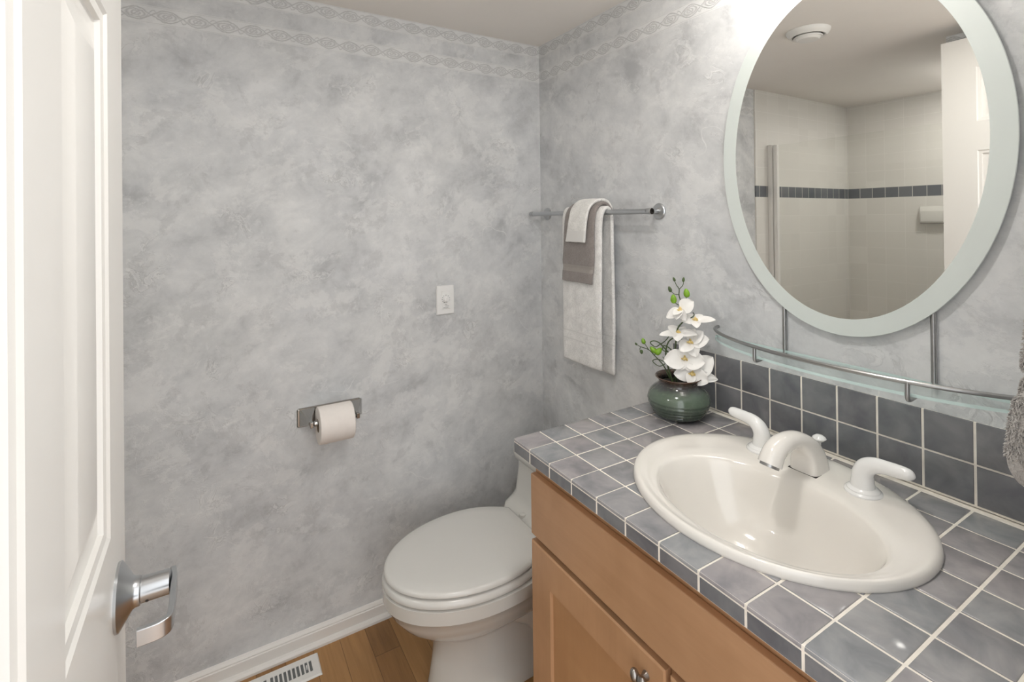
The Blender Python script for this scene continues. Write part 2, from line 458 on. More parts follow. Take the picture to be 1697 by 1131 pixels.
# baseboard: flat board, small stepped cap, quarter round shoe
prof = [(0,0),(-.024,0),(-.024,.008),(-.020,.015),(-.013,.018),(-.013,.047),(-.010,.049),(-.010,.053),(-.005,.060),(0,.062)]
bm = bmesh.new(); loft(bm, [[(x, y, z) for y, z in prof] for x in (-1.532, -.002)]); struct('baseboard_back', bm, M_WHITE_TRIM, smooth=20)
bm = bmesh.new(); loft(bm, [[(y, x, z) for y, z in prof] for x in (-.712, -.026)]); struct('baseboard_right', bm, M_WHITE_TRIM, smooth=20)

# ------------------------------------------------------------------ panelled door, standing open
DX, DY = -1.305, -.949     # room-side face and free edge
door = thing('door_1', None, None, (DX, YF, .0), kind='structure')
bm = bmesh.new()
def panel_ring(s0, s1, z0, z1, d, n):    # rectangle in the door plane at depth n, inset d
    return [(DX + n, DY - (s0 + d), z0 + d), (DX + n, DY - (s1 - d), z0 + d), (DX + n, DY - (s1 - d), z1 - d), (DX + n, DY - (s0 + d), z1 - d)]
SX = [0, .104, .308, .403, .607, .711]
ZR = [.012, .245, .835, 1.045, 1.640, 1.750, 1.957, 2.071]
PAN = [(SX[a], SX[a+1], ZR[b], ZR[b+1]) for a in (1, 3) for b in (1, 3, 5)]
for a in range(5):
    for b in range(7):
        if a in (1, 3) and b in (1, 3, 5):
            s0, s1, z0, z1 = SX[a], SX[a+1], ZR[b], ZR[b+1]
            rings = [panel_ring(s0, s1, z0, z1, d, n) for d, n in ((0,0),(.004,-.003),(.012,-.0045),(.014,-.0095),(.023,-.0115),(.028,-.0115),(.058,-.003),(.062,-.002))]
            loft(bm, rings, False, True)
        else:
            bm.faces.new([bm.verts.new((DX, DY - s, z)) for s, z in ((SX[a],ZR[b]),(SX[a+1],ZR[b]),(SX[a+1],ZR[b+1]),(SX[a],ZR[b+1]))])
T = .035
e = [(DX, DY, ZR[0]), (DX, DY - .711, ZR[0]), (DX, DY - .711, ZR[-1]), (DX, DY, ZR[-1])]
bk = [(x - T, y, z) for x, y, z in e]
for i in range(4):
    j = (i + 1) % 4; bm.faces.new([bm.verts.new(p) for p in (e[i], e[j], bk[j], bk[i])])
bm.faces.new([bm.verts.new(p) for p in bk])
bmesh.ops.remove_doubles(bm, verts=bm.verts, dist=.0002)
obj('door_slab', bm, M_DOOR, door, smooth=18)
# lever handle: cone rose, neck, round shank, flat strap that returns to the door
hy, hz = DY - .062, .952
lev = obj('lever_handle', lathe_bm([(.0125,.020),(.0145,.021),(.0145,.023),(.0142,.052),(.010,.054)], (DX, hy, hz), (1,0,0), 32, True, True), M_NICKEL, door)
lev['label'] = 'satin nickel door lever'
sub('rose', lathe_bm([(.0375,.0),(.0378,.003),(.035,.005),(.018,.0155),(.0165,.0185),(.0165,.0225),(.013,.0245)], (DX, hy, hz), (1,0,0), 48, True, True), M_NICKEL, lev)
# strap: 15 mm tall, 4 mm thick, runs along the door then turns back in
path = spline([(DX+.055, hy + .015), (DX+.0575, hy - .004), (DX+.0575, hy - .03), (DX+.0575, hy - .066), (DX+.0555, hy - .079), (DX+.047, hy - .085), (DX+.027, hy - .086)], 6)
bm = bmesh.new(); rings = []
for i, (x, y) in enumerate(path):
    a = path[max(0, i-1)]; b = path[min(len(path)-1, i+1)]
    d = Vector((b[0]-a[0], b[1]-a[1], 0)).normalized(); n = Vector((-d.y, d.x, 0)); h = .0092
    p = Vector((x, y, hz)); w = .0030
    rings.append([p + n*w + Vector((0,0,-h)), p + n*w + Vector((0,0,h)), p - n*w + Vector((0,0,h)), p - n*w + Vector((0,0,-h))])
loft(bm, rings); sub('lever_strap', bm, M_NICKEL, lev, smooth=30, bevel=.0009)
sub('release_pin', lathe_bm([(.0016, 0), (.0016, .0008)], (DX + .030, hy - .0118, hz - .0086), (0, -.8, -.6), 10, True, True), M_RUBBER, lev)

# ------------------------------------------------------------------ shower seen in the mirror
t = thing('shower_screen', 'clear frameless shower screen with white metal wall post', 'shower screen', (-1.66, -.46, .08))
obj('glass_pane', box(-1.663, -1.657, -.915, -.062, .085, 1.812), M_GLASS, t, smooth=0)
obj('door_stile', box(-1.672, -1.648, -.064, -.042, .085, 1.815), M_VENTW, t, smooth=0, bevel=.002)
obj('wall_post', box(-1.675, -1.645, -.036, -.0085, .085, 1.818), M_VENTW, t, smooth=0, bevel=.002)
bm = bmesh.new()
o = [(XL + .001, -.919), (-1.61, -.919), (-1.61, -.009), (XL + .001, -.009)]
def rr(d, z): return [(XL + .001 + d, -.919 + d, z), (-1.61 - d, -.919 + d, z), (-1.61 - d, -.009 - d, z), (XL + .001 + d, -.009 - d, z)]
loft(bm, [rr(0, .001), rr(0, .08), rr(.003, .083), rr(.08, .083), rr(.10, .04)])
tag(obj('shower_pan', bm, M_PORCELAIN, smooth=30), 'low white shower pan under the glass screen', 'shower pan')
bm = bmesh.new()
rings = []
for x, d in ((XL + .0005, 0), (XL + .015, .004), (XL + .034, .010), (XL + .040, .016)):
    rings.append([(x, -.556 + d, 1.342 + d*.6), (x, -.411 - d, 1.342 + d*.6), (x, -.411 - d, 1.452 - d*3.2), (x, -.556 + d, 1.452 - d*3.2)])
loft(bm, rings); sd = obj('soap_dish', bm, M_PORCELAIN, smooth=25, bevel=.006, bseg=3)
tag(sd, 'white ceramic soap dish on shower tiles under the blue band', 'soap dish')
# ceiling air valve
cv = thing('ceiling_vent', 'round white vent on the ceiling, reflected in the mirror', 'vent', (-.872, -.672, H - .045))
obj('vent_ring', lathe_bm([(.050,-.0005),(.078,-.0005),(.077,-.006),(.070,-.017),(.062,-.024),(.056,-.022),(.052,-.012)], (-.872, -.672, H), (0,0,1), 56), M_VENTW, cv)
obj('vent_disc', lathe_bm([(.012,-.012),(.045,-.018),(.052,-.026),(.051,-.030),(.044,-.028),(.040,-.034),(.036,-.037),(.0005,-.037)], (-.872, -.672, H), (0,0,1), 48), M_VENTW, cv)
obj('vent_throat', lathe_bm([(.051,-.0005),(.051,-.010),(.012,-.010),(.012,-.014)], (-.872, -.672, H), (0,0,1), 40, True), M_BASE_IN, cv)

# ------------------------------------------------------------------ toilet
TY = -.370
toi = thing('toilet', 'white one piece toilet with closed lid between wall and vanity', 'toilet', (-.45, TY, 0))
def egg(xb, xf, xc, hw, hb, n=64, z=0.0, pw=2.0, ysh=0.0):
    """outline, straight back edge at xb (half width hb), widest hw at xc, round nose at xf"""
    pts = []
    k = n // 2
    for i in range(k + 1):                      # nose half
        a = -PI/2 + PI * i / k
        pts.append((xc - (xc - xf) * math.cos(a) ** (2/pw) if math.cos(a) > 1e-9 else xc, hw * math.sin(a)))
    m = 10
    back = []
    for i in range(1, m + 1):
        s = i / m; back.append((xc + (xb - xc) * s, hw - (hw - hb) * s ** 2.3))
    pts = pts + back + [(xb, hb * (1 - 2 * j / 6)) for j in range(1, 6)] + [(x, -y) for x, y in reversed(back)]
    return [(x, TY + y + ysh, z) for x, y in pts]
def egg_inset(d, z, xb=-.322, xf=-.792, xc=-.520, hw=.188, hb=.112):
    return egg(xb - d, xf + d, xc, hw - d, hb - d * .8, z=z)
bm = bmesh.new()      # lid: slightly domed with a soft rolled edge
loft(bm, [egg_inset(.016, .3838), egg_inset(.006, .3850), egg_inset(.0, .3880), egg_inset(.0, .3925), egg_inset(.003, .3975), egg_inset(.010, .4005), egg_inset(.040, .4025), egg_inset(.09, .4035)])
obj('lid', bm, M_SEAT, toi, smooth=40)
bm = bmesh.new()
E2 = dict(xb=-.318, xf=-.797, hw=.192, hb=.120)
loft(bm, [egg_inset(.016, .3572, **E2), egg_inset(.006, .3588, **E2), egg_inset(.0, .362, **E2), egg_inset(-.001, .368, **E2), egg_inset(.003, .376, **E2), egg_inset(.010, .3805, **E2), egg_inset(.03, .3825, **E2)])
obj('seat', bm, M_SEAT, toi, smooth=40)
bm = bmesh.new()
B = dict(hb=.13)
secs = [(.3562, dict(xb=-.27, xf=-.775, xc=-.51, hw=.172)), (.3555, dict(xb=-.27, xf=-.790, xc=-.51, hw=.185)),
        (.352, dict(xb=-.26, xf=-.797, xc=-.51, hw=.192)), (.316, dict(xb=-.26, xf=-.796, xc=-.51, hw=.191)), (.310, dict(xb=-.26, xf=-.787, xc=-.51, hw=.183)),
        (.285, dict(xb=-.25, xf=-.778, xc=-.51, hw=.175)), (.250, dict(xb=-.24, xf=-.752, xc=-.51, hw=.155)), (.220, dict(xb=-.22, xf=-.715, xc=-.51, hw=.132)),
        (.197, dict(xb=-.20, xf=-.676, xc=-.51, hw=.107)), (.186, dict(xb=-.19, xf=-.655, xc=-.51, hw=.093)), (.172, dict(xb=-.18, xf=-.645, xc=-.50, hw=.087)),
        (.10, dict(xb=-.16, xf=-.652, xc=-.48, hw=.092)), (.04, dict(xb=-.15, xf=-.662, xc=-.47, hw=.101)), (.012, dict(xb=-.15, xf=-.668, xc=-.47, hw=.108)), (.001, dict(xb=-.15, xf=-.668, xc=-.47, hw=.108))]
rings = []
for z, d in secs:
    hb = min(.12, d['hw'] * .8); rings.append(egg(d['xb'], d['xf'], d['xc'], d['hw'], hb, z=z))
loft(bm, rings)
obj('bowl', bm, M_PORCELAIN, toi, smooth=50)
bm = bmesh.new()       # trapway bulge on the side of the pedestal
for sgn in (-1, 1):
    pts = spline([(-.46, TY + sgn*.030, .24), (-.42, TY + sgn*.060, .215), (-.34, TY + sgn*.078, .175), (-.29, TY + sgn*.080, .10), (-.24, TY + sgn*.078, .05)], 5)
    tube(bm, pts, [(.040 + .012*math.sin(PI*i/(len(pts)-1)), .040) for i in range(len(pts))], 16)
obj('trapway', bm, M_PORCELAIN, toi, smooth=60)
def tank_ring(z, xf, hw, r=.045, xb=-.008):
    pts = []
    for i in range(9):                          # rounded front corners, bowed front
        a = PI/2 * i / 8; pts.append((xf + r - r*math.sin(a) , hw - r + r*math.cos(a)))
    pts2 = [(x, -y) for x, y in reversed(pts)]
    return [(x - .008*math.cos(min(1, abs(y)/hw)*PI/2), TY + y, z) for x, y in ([(xb, hw)] + pts + pts2 + [(xb, -hw)])]
bm = bmesh.new()
loft(bm, [tank_ring(.20, -.20, .13), tank_ring(.33, -.30, .180), tank_ring(.362, -.312, .198), tank_ring(.374, -.304, .202), tank_ring(.382, -.283, .204), tank_ring(.394, -.268, .205), tank_ring(.410, -.256, .206), tank_ring(.45, -.250, .206), tank_ring(.50, -.243, .206), tank_ring(.525, -.243, .207)])
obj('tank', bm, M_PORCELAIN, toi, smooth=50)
bm = bmesh.new()
loft(bm, [tank_ring(.521, -.248, .210), tank_ring(.528, -.256, .217), tank_ring(.545, -.259, .220, .05), tank_ring(.560, -.257, .218, .05), tank_ring(.570, -.248, .210, .05), tank_ring(.5735, -.225, .19, .05)])
obj('tank_lid', bm, M_PORCELAIN, toi, smooth=60)
for k, s in enumerate((-1, 1)):
    obj('hinge_cap', lathe_bm([(.014, .358), (.014, .378), (.011, .384), (.001, .385)], (-.338 + .045, TY + s * .07, 0), (0,0,1), 20), M_SEAT, toi)

# ------------------------------------------------------------------ vanity cabinet
VY0, VY1 = -.728, YF + .002
FX = -.535                  # faces of door and drawer fronts
ZC = .8624                  # top of the counter tiles
van = thing('vanity_cabinet', 'honey maple vanity cabinet under the tiled counter', 'cabinet', (-.27, -1.19, 0))
bm = bmesh.new()
add_box(bm, FX + .018, -.005, VY0 - .018, VY0, .0, .8282)        # left side
add_box(bm, FX + .018, -.005, VY1, VY1 + .018, .0, .8282)
add_box(bm, FX + .05, -.005, VY1 + .018, VY0 - .018, .09, .105)
add_box(bm, -.012, -.005, VY1 + .018, VY0 - .018, .105, .826)
add_box(bm, FX + .018, FX + .037, VY1 + .018, VY0 - .018, .762, .8282)   # top rail of the face
add_box(bm, FX + .018, FX + .037, VY0 - .03, VY0 - .018, .12, .762)
add_box(bm, FX + .018, FX + .037, VY1 + .018, VY1 + .06, .12, .762)
add_box(bm, FX + .018, FX + .037, -1.190, -1.095, .12, .762)    # centre stile
add_box(bm, FX + .018, FX + .037, VY1 + .018, VY0 - .018, .09, .12)
obj('carcass', bm, M_MAPLE_V, van, smooth=0)
obj('toe_kick', box(FX + .07, FX + .085, VY1 + .018, VY0 - .018, .0, .09), M_DARK, van, smooth=0)
obj('drawer_front', box(FX, FX + .017, VY1 + .025, VY0 - .003, .6275, .775), M_MAPLE, van, smooth=0, bevel=.003, bseg=3)
def shaker(y0, y1, z0, z1, name='cabinet_door'):
    bm = bmesh.new(); sw = .078
    def rg(d, x): return [(x, y0 - d, z0 + d), (x, y1 + d, z0 + d), (x, y1 + d, z1 - d), (x, y0 - d, z1 - d)]
    loft(bm, [rg(0, FX + .017), rg(0, FX + .003), rg(.003, FX), rg(sw, FX), rg(sw + .001, FX + .002), rg(sw + .003, FX + .007)], True, False)
    d = obj(name, bm, M_MAPLE_V, van, smooth=0)
    d['label'] = 'shaker door'
    q = sw + .002; pb = box(FX + .007, FX + .013, y1 + q, y0 - q, z0 + q, z1 - q)
    sub('door_panel', pb, M_MAPLE_P, d, smooth=0)
    return d
d1 = shaker(VY0 - .003, -1.155, .10, .612)
d2 = shaker(-1.166, VY1 + .025, .10, .612)
def knob(d, y, z):
    bm = bmesh.new(); lathe(bm, [(.008,0),(.0075,.003),(.005,.008),(.0055,.014)], (FX, y, z), (-1,0,0), 20, True, False)
    # two-lobed oval head
    for s in (-1, 1):
        ellipsoid(bm, (FX - .020, y + s * .0085, z + .002), (.0085, .0085, .0125), (0, s*.35, 1), 18, 12)
    ellipsoid(bm, (FX - .017, y, z), (.006, .010, .008), (0,0,1), 14, 8)
    sub('knob', bm, M_KNOB, d, smooth=60)
knob(d1, -1.112, .572); knob(d2, -1.212, .572)

# ------------------------------------------------------------------ tiled counter
PITCH = .0790; G = .0022; X1 = -.4954; Y1 = -.7848; XF = -.5713; YL = -.7125
SKX, SKY, SAX, SAY = -.2896, -1.189, .2327, .265
cnt = thing('countertop', 'grey glazed tile countertop with cream grout', 'countertop', (-.28, -1.19, .828))
def cut_oval(o, ax, ay):
    cb = bmesh.new(); loft(cb, [[(SKX + ax*math.cos(a), SKY + ay*math.sin(a), z) for a in [2*PI*k/72 for k in range(72)]] for z in (.70, .95)])
    bmesh.ops.recalc_face_normals(cb, faces=cb.faces)
    me = bpy.data.meshes.new('cutter'); cb.to_mesh(me); cb.free()
    c = bpy.data.objects.new('cutter', me); COL.objects.link(c)
    md = o.modifiers.new('cut', 'BOOLEAN'); md.object = c; md.operation = 'DIFFERENCE'; md.solver = 'EXACT'
    dg = bpy.context.evaluated_depsgraph_get(); dg.update()
    nm = bpy.data.meshes.new_from_object(o.evaluated_get(dg)); old = o.data
    o.modifiers.clear(); o.data = nm; nm.name = old.name; bpy.data.meshes.remove(old)
    bpy.data.objects.remove(c); bpy.data.meshes.remove(me)
def tile_box(bm, x0, x1, y0, y1, z0, z1, r=.0016):
    """a glazed tile: softly rounded top edge"""
    def rg(d, z): return [(x0 + d, y0 + d, z), (x1 - d, y0 + d, z), (x1 - d, y1 - d, z), (x0 + d, y1 - d, z)]
    loft(bm, [rg(0, z0), rg(0, z1 - r), rg(r * .3, z1 - r * .35), rg(r, z1)], True, True)
gb = obj('grout_bed', box(XF + .0009, -.003, VY1, YL - .0015, .8285, ZC - .0016), M_GROUT, cnt, smooth=0)
cut_oval(gb, SAX - .012, SAY - .012)
ys = [YL] + [Y1 - i * PITCH for i in range(12)]
ys = [y for y in ys if y > VY1] + [VY1]
bm = bmesh.new()
for a, b in zip(ys, ys[1:]):
    for c in range(6):
        x0 = X1 + c * PITCH; x1 = min(x0 + PITCH, -.0075)
        tile_box(bm, x0 + G, x1 - G, b + G, a - G, ZC - .006, ZC)
tt = obj('top_tiles', bm, M_TILE, cnt, smooth=30); cut_oval(tt, SAX - .006, SAY - .006)
bm = bmesh.new()
for a, b in zip(ys, ys[1:]):     # front row: bullnosed edge
    y0, y1 = b + G, a - G; xa, xb = XF, X1 - G; r = .0045
    prof = [(xb, ZC - .006), (xb, ZC - .001), (xb - .001, ZC)] + [(xa + r - r*math.sin(q), ZC - r + r*math.cos(q)) for q in [PI/2*k/5 for k in range(6)]] + [(xa, ZC - .0065), (xa + .004, ZC - .0065)]
    loft(bm, [[(x, y, z) for x, z in prof] for y in (y0, y1)])
ft = obj('nosing_tiles', bm, M_TILE, cnt, smooth=30); cut_oval(ft, SAX - .006, SAY - .006)
bm = bmesh.new()
for a, b in zip(ys, ys[1:]):     # short tiles down the front face
    add_box(bm, XF + .0005, XF + .006, b + G, a - G, .8292, ZC - .0098)
x = XF + .006
obj('edge_tiles', bm, M_TILE_SHADED, cnt, smooth=0, bevel=.0008)  # same glaze as the top, with the shade put into its colour
bm = bmesh.new()
xs = [XF + .004] + [X1 + i * PITCH for i in range(6)] + [-.0075]
for a, b in zip(xs, xs[1:]): add_box(bm, a + G, b - G, YL - .003, YL, .8292, ZC - .0066)
obj('end_tiles', bm, M_TILE_SHADED, cnt, smooth=0, bevel=.0008)
# backsplash
bs = thing('backsplash', 'two rows of grey wall tiles, coloured darker for shade, behind the sink', 'backsplash', (-.004, -1.19, ZC))
obj('grout_bed', box(-.0062, -.0004, VY1, YL, ZC + .0006, ZC + .1555), M_GROUT, bs, smooth=0)
bm = bmesh.new()
for a, b in zip(ys, ys[1:]):
    for z0, z1 in ((ZC + .0045, ZC + .0782 - .0018), (ZC + .0782 + .0018, ZC + .1562)):
        def rg(d, x): return [(x, a - G - d, z0 + d), (x, b + G + d, z0 + d), (x, b + G + d, z1 - d), (x, a - G - d, z1 - d)]
        loft(bm, [rg(0, -.004), rg(0, -.0068), rg(.0006, -.0078), rg(.002, -.0082)])
obj('wall_tiles', bm, M_TILE_SHADED, bs, smooth=30)

# ------------------------------------------------------------------ oval sink
snk = thing('sink', 'oval white drop in sink with wide rim', 'sink', (SKX, SKY, ZC))
BX, BY, BAX, BAY = -.343, -1.2075, .143, .198      # bowl mouth
def ell(cx, cy, ax, ay, z, n=96): return [(cx + ax*math.cos(a), cy + ay*math.sin(a), z) for a in [2*PI*k/n for k in range(n)]]
def lerp(a, b, s): return a + (b - a) * s
def sring(s, z):            # s: 0 outer rim, 1 bowl mouth
    return ell(lerp(SKX, BX, s), lerp(SKY, BY, s), lerp(SAX, BAX, s), lerp(SAY, BAY, s), z)
bm = bmesh.new()
rings = [ell(SKX, SKY, SAX - .004, SAY - .004, ZC - .004), ell(SKX, SKY, SAX - .001, SAY - .001, ZC + .0004), ell(SKX, SKY, SAX, SAY, ZC + .004), ell(SKX, SKY, SAX - .002, SAY - .002, ZC + .010),
         sring(.10, ZC + .0145), sring(.19, ZC + .0158), sring(.30, ZC + .0152), sring(.42, ZC + .0128), sring(.65, ZC + .0115), sring(.86, ZC + .0105), sring(.96, ZC + .0075), sring(1.0, ZC + .003)]
for s, dz in ((.965, -.010), (.93, -.026), (.89, -.046), (.83, -.070), (.74, -.095), (.62, -.115), (.46, -.130), (.28, -.139), (.14, -.143), (.11, -.144)):
    rings.append(ell(lerp(BX + .012, BX, s), BY, BAX * s, BAY * s, ZC + dz))
for s, dz in ((.105, -.150), (.5, -.152), (.86, -.105), (1.0, -.05), (1.035, -.012)):
    rings.append(ell(lerp(BX + .012, BX, s), BY, BAX * s + .008 * (s > .2), BAY * s + .008 * (s > .2), ZC + dz))
loft(bm, rings, False, False)
obj('basin', bm, M_SINK, snk, smooth=80)
obj('drain', lathe_bm([(.0005,.0015),(.010,.002),(.016,.0005),(.017,-.003),(.022,-.001),(.026,.0015),(.029,.0005),(.029,-.006)], (BX + .011, BY, ZC - .1425), (0,0,1), 32), M_CHROME, snk)

# ------------------------------------------------------------------ widespread faucet
FZ = ZC + .0125
fau = thing('faucet', 'white two handle faucet with arched spout on the sink rim', 'faucet', (-.14, -1.19, FZ))
# spout: flat-sided column that arches over and ends in a round mouth
sy = -1.190
key = [(-.138, FZ - .002, .0300, .0285, 6.0, 0.00), (-.139, FZ + .014, .0290, .0272, 6.0, .02), (-.144, FZ + .034, .0268, .0250, 5.0, .14), (-.159, FZ + .0545, .0222, .0230, 3.4, .50),
       (-.186, FZ + .070, .0175, .0205, 2.2, .98), (-.213, FZ + .0745, .0175, .0200, 2.0, 1.40), (-.238, FZ + .0730, .0185, .0205, 2.0, 1.80), (-.258, FZ + .0655, .0200, .0210, 2.0, 2.20), (-.2695, FZ + .0540, .0210, .0215, 2.0, 2.52), (-.2765, FZ + .0430, .0215, .0220, 2.0, 2.66)]
K = spline(key, 5); bm = bmesh.new(); rings = []
for x, z, ra, rb, pw, an in K:
    tg = Vector((-math.sin(an), 0, math.cos(an))); n = Vector((math.cos(an), 0, math.sin(an)))
    ring = []
    for k in range(40):
        a = 2*PI*k/40; c, s = math.cos(a), math.sin(a); e = 2 / pw
        q = math.copysign(abs(c) ** e, c) * ra; w = math.copysign(abs(s) ** e, s) * rb
        ring.append(Vector((x, sy, z)) + n * q + Vector((0, 1, 0)) * w)
    rings.append(ring)
loft(bm, rings); sp = obj('spout', bm, M_FAUCET, fau, smooth=45)
an = K[-1][5]; tg = Vector((-math.sin(an), 0, math.cos(an)))
sub('aerator', lathe_bm([(.0175, -.001), (.0175, .005), (.012, .0055), (.0005, .0045)], (K[-1][0], sy, K[-1][1]), tg, 28), M_BRUSHED, sp)
sub('base_gasket', box(-.1685, -.1075, sy - .0292, sy + .0292, FZ - .0035, FZ - .0005), M_DARK, sp, smooth=0, bevel=.004)
bm = bmesh.new(); tube(bm, [(-.100, sy, FZ), (-.100, sy, FZ + .047)], .0035, 12)
lathe(bm, [(.004,.045),(.010,.049),(.0135,.053),(.012,.056),(.006,.060),(.0005,.061)], (-.100, sy, FZ), (0,0,1), 20, True)
obj('lift_rod', bm, M_HANDLE_W, fau)
def handle(y, d, rise):
    c = (-.143, y, FZ)
    bm = bmesh.new()
    pts = spline([(-.143, y - d*.001, FZ + .008, .0205), (-.143, y - d*.001, FZ + .022, .0185), (-.143, y, FZ + .036, .0172), (-.143, y + d*.007, FZ + .049, .0160), (-.143, y + d*.021, FZ + .0575, .0140),
                  (-.143, y + d*.040, FZ + .0600 + rise*.3, .0122), (-.143, y + d*.060, FZ + .0605 + rise*.7, .0118), (-.143, y + d*.074, FZ + .0605 + rise, .0102), (-.143, y + d*.081, FZ + .0600 + rise, .0055), (-.143, y + d*.0835, FZ + .0598 + rise, .0012)], 5)
    tube(bm, [p[:3] for p in pts], [(p[3], p[3] * 1.02) for p in pts], 28)
    h = obj('handle', bm, M_HANDLE_W, fau, smooth=60)
    sub('escutcheon', lathe_bm([(.0315,-.002),(.0315,.0015),(.030,.0035),(.0275,.0045),(.0270,.0065),(.0245,.0085),(.0215,.0105),(.0195,.011)], c, (0,0,1), 44, True, True), M_HANDLE_W, h)
    sub('set_screw', lathe_bm([(.0018, 0), (.0018, .001)], (-.143 - .003, y + d*.0165, FZ + .043), (-.2, d, -.3), 10, True, True), M_RUBBER, h)
handle(-1.087, 1, .001); handle(-1.293, -1, .002)

# ------------------------------------------------------------------ oval mirror with frosted margin, glass shelf under it
MX, MY, MZ, MA, MB_ = -.018, -1.1955, 1.5475, .2895, .411
mir = thing('wall_mirror', 'large oval mirror with frosted glass margin above the sink', 'mirror', (MX, MY, MZ - MB_))
def oval(a, b, x, n=128): return [(x, MY + a*math.cos(q), MZ + b*math.sin(q)) for q in [2*PI*k/n for k in range(n)]]
MW = .0375
bm = bmesh.new(); loft(bm, [oval(MA - MW, MB_ - MW, MX + .001), oval(MA - MW, MB_ - MW, MX)], True, True)
obj('mirror_glass', bm, M_MIRROR, mir, smooth=20)
bm = bmesh.new(); loft(bm, [oval(MA - MW, MB_ - MW, MX + .004), oval(MA - .0008, MB_ - .0008, MX + .004), oval(MA, MB_, MX + .0032), oval(MA, MB_, MX + .0008), oval(MA - .0008, MB_ - .0008, MX), oval(MA - MW, MB_ - MW, MX)], False, False)
obj('frosted_margin', bm, M_FROST, mir, smooth=30)
for yy in (-1.063, -1.358):
    obj('wall_bracket', box(MX + .0043, -.0005, yy - .012, yy + .012, 1.50, 1.62), M_BRUSHED, mir, smooth=0, bevel=.002)

SHZ = 1.069
shf = thing('glass_shelf', 'bow fronted glass shelf with steel gallery rail under the mirror', 'shelf', (-.06, -1.208, SHZ))
HW_S, DEP = .334, .119
def bow(y): s = (y + 1.208) / HW_S; return -.012 - DEP * (1 - s * s) ** .62 if abs(s) < 1 else -.012
bm = bmesh.new(); N = 48
def srow(z, dx=0.0):
    pts = []
    for i in range(N + 1):
        y = -1.208 + HW_S * math.cos(PI * i / N) ; pts.append((bow(y) + (dx if 0 < i < N else 0), y, z))
    return pts
loft(bm, [srow(SHZ), srow(SHZ + .006)])
gs = obj('glass', bm, M_GLASS_G, shf, smooth=25); gs.data.materials.append(M_GLASS_E)
for pl in gs.data.polygons:
    if abs(pl.normal.z) < .5: pl.material_index = 1
rail = []
for i in range(N + 1):
    q = PI * i / N; y = -1.208 + (HW_S + .002) * math.cos(q); s = (y + 1.208) / HW_S
    rail.append((-.012 - (DEP + .006) * max(0, 1 - min(1, abs(s)) ** 2) ** .62, y, SHZ + .0275))
rail = [(-.002, rail[0][1] + .0, SHZ + .0275)] + rail + [(-.002, rail[-1][1], SHZ + .0275)]
obj('gallery_rail', tube_bm(rail, .0042, 14), M_BRUSHED, shf, smooth=60)
for yy in (-1.058, -1.358):
    xx = bow(yy) - .0062
    pts = spline([(xx + .0005, yy, SHZ + .0275), (xx, yy, SHZ + .015), (xx, yy, SHZ + .001), (xx + .003, yy, SHZ - .005), (xx + .012, yy, SHZ - .0065), (xx + .030, yy, SHZ - .005)], 5)
    obj('rail_post', tube_bm(pts, .0040, 12), M_BRUSHED, shf, smooth=60)
for yy in (-1.063, -1.358):
    obj('support_rod', tube_bm([(-.0075, yy, SHZ - .004), (-.0075, yy, 1.498)], .0050, 14), M_BRUSHED, shf, smooth=60)

# ------------------------------------------------------------------ towel bar with three towels
BXT, BZT = -.060, 1.4195
bar = thing('towel_bar', 'satin steel towel bar on round mounts beside the corner', 'towel bar', (BXT, -.355, BZT))
obj('rail', tube_bm([(BXT, -.036, BZT), (BXT, -.668, BZT)], .0086, 24, False), M_NICKEL, bar, smooth=60)
for y0, y1 in ((-.0165, -.0355), (-.6695, -.688)):
    s = 1 if y1 > y0 else -1
    bm = bmesh.new()
    lathe(bm, [(.0092, 0), (.0099, .001), (.0099, abs(y1-y0) - .001), (.0092, abs(y1-y0))], (BXT, y0, BZT), (0, s, 0), 28)
    ec = obj('end_collar', bm, M_NICKEL, bar, smooth=40)
    yo = y0 if y0 > -.3 else y1
    sub('end_hole', lathe_bm([(.0095, 0), (.0062, .0006), (.0060, -.004), (.0005, -.005)], (BXT, yo, BZT), (0, 1 if yo > -.3 else -1, 0), 24), M_RUBBER if 0 else M_DARK, ec)
for yy in (-.052, -.662):
    bm = bmesh.new(); lathe(bm, [(.0255,.0005),(.0255,.004),(.023,.0065),(.0115,.008),(.0085,.010),(.0075,.020),(.0075,.053)], (0, yy, BZT), (-1,0,0), 36, True, False)
    obj('wall_mount', bm, M_NICKEL, bar, smooth=35)

def drape(name, label, cat, mat, path, yl, yr, thick, wav=.002, freq=18, group=None, ny=26, seed=0, sub_lv=1, hem=True):
    """cloth swept along a path in the x,z plane; yl/yr give the left/right edge for s in 0..1 along it"""
    pp = spline(path, 8); n = len(pp); bm = bmesh.new(); V = []
    for i, (x, z) in enumerate(pp):
        s = i / (n - 1); a = yl(s); b = yr(s); row = []
        d = Vector((pp[min(n-1, i+1)][0] - pp[max(0, i-1)][0], 0, pp[min(n-1, i+1)][1] - pp[max(0, i-1)][1])).normalized()
        nn = Vector((-d.z, 0, d.x))
        for j in range(ny + 1):
            q = j / ny; y = a + (b - a) * q
            edge = min(q, 1 - q)
            w = wav * (mnoise.noise(Vector((y * freq + seed, z * 4.0, seed))) + .5 * mnoise.noise(Vector((y * freq * 2.5, z * 9.0, seed + 5))))
            tuck = .006 * max(0, 1 - edge / .08) ** 2
            p = Vector((x, y, z)) + nn * w
            p.x += tuck * (1 if x < BXT else -1) * .6
            p.z += .0012 * mnoise.noise(Vector((y * 60, z * 60, seed)))
            row.append(bm.verts.new(p))
        V.append(row)
    for r0, r1 in zip(V, V[1:]):
        for j in range(ny): bm.faces.new((r0[j], r0[j+1], r1[j+1], r1[j]))
    o = obj(name, bm, mat, None, smooth=180, solid=thick, subsurf=sub_lv)
    o.modifiers.move(0, 0)
    return tag(o, label, cat, group)
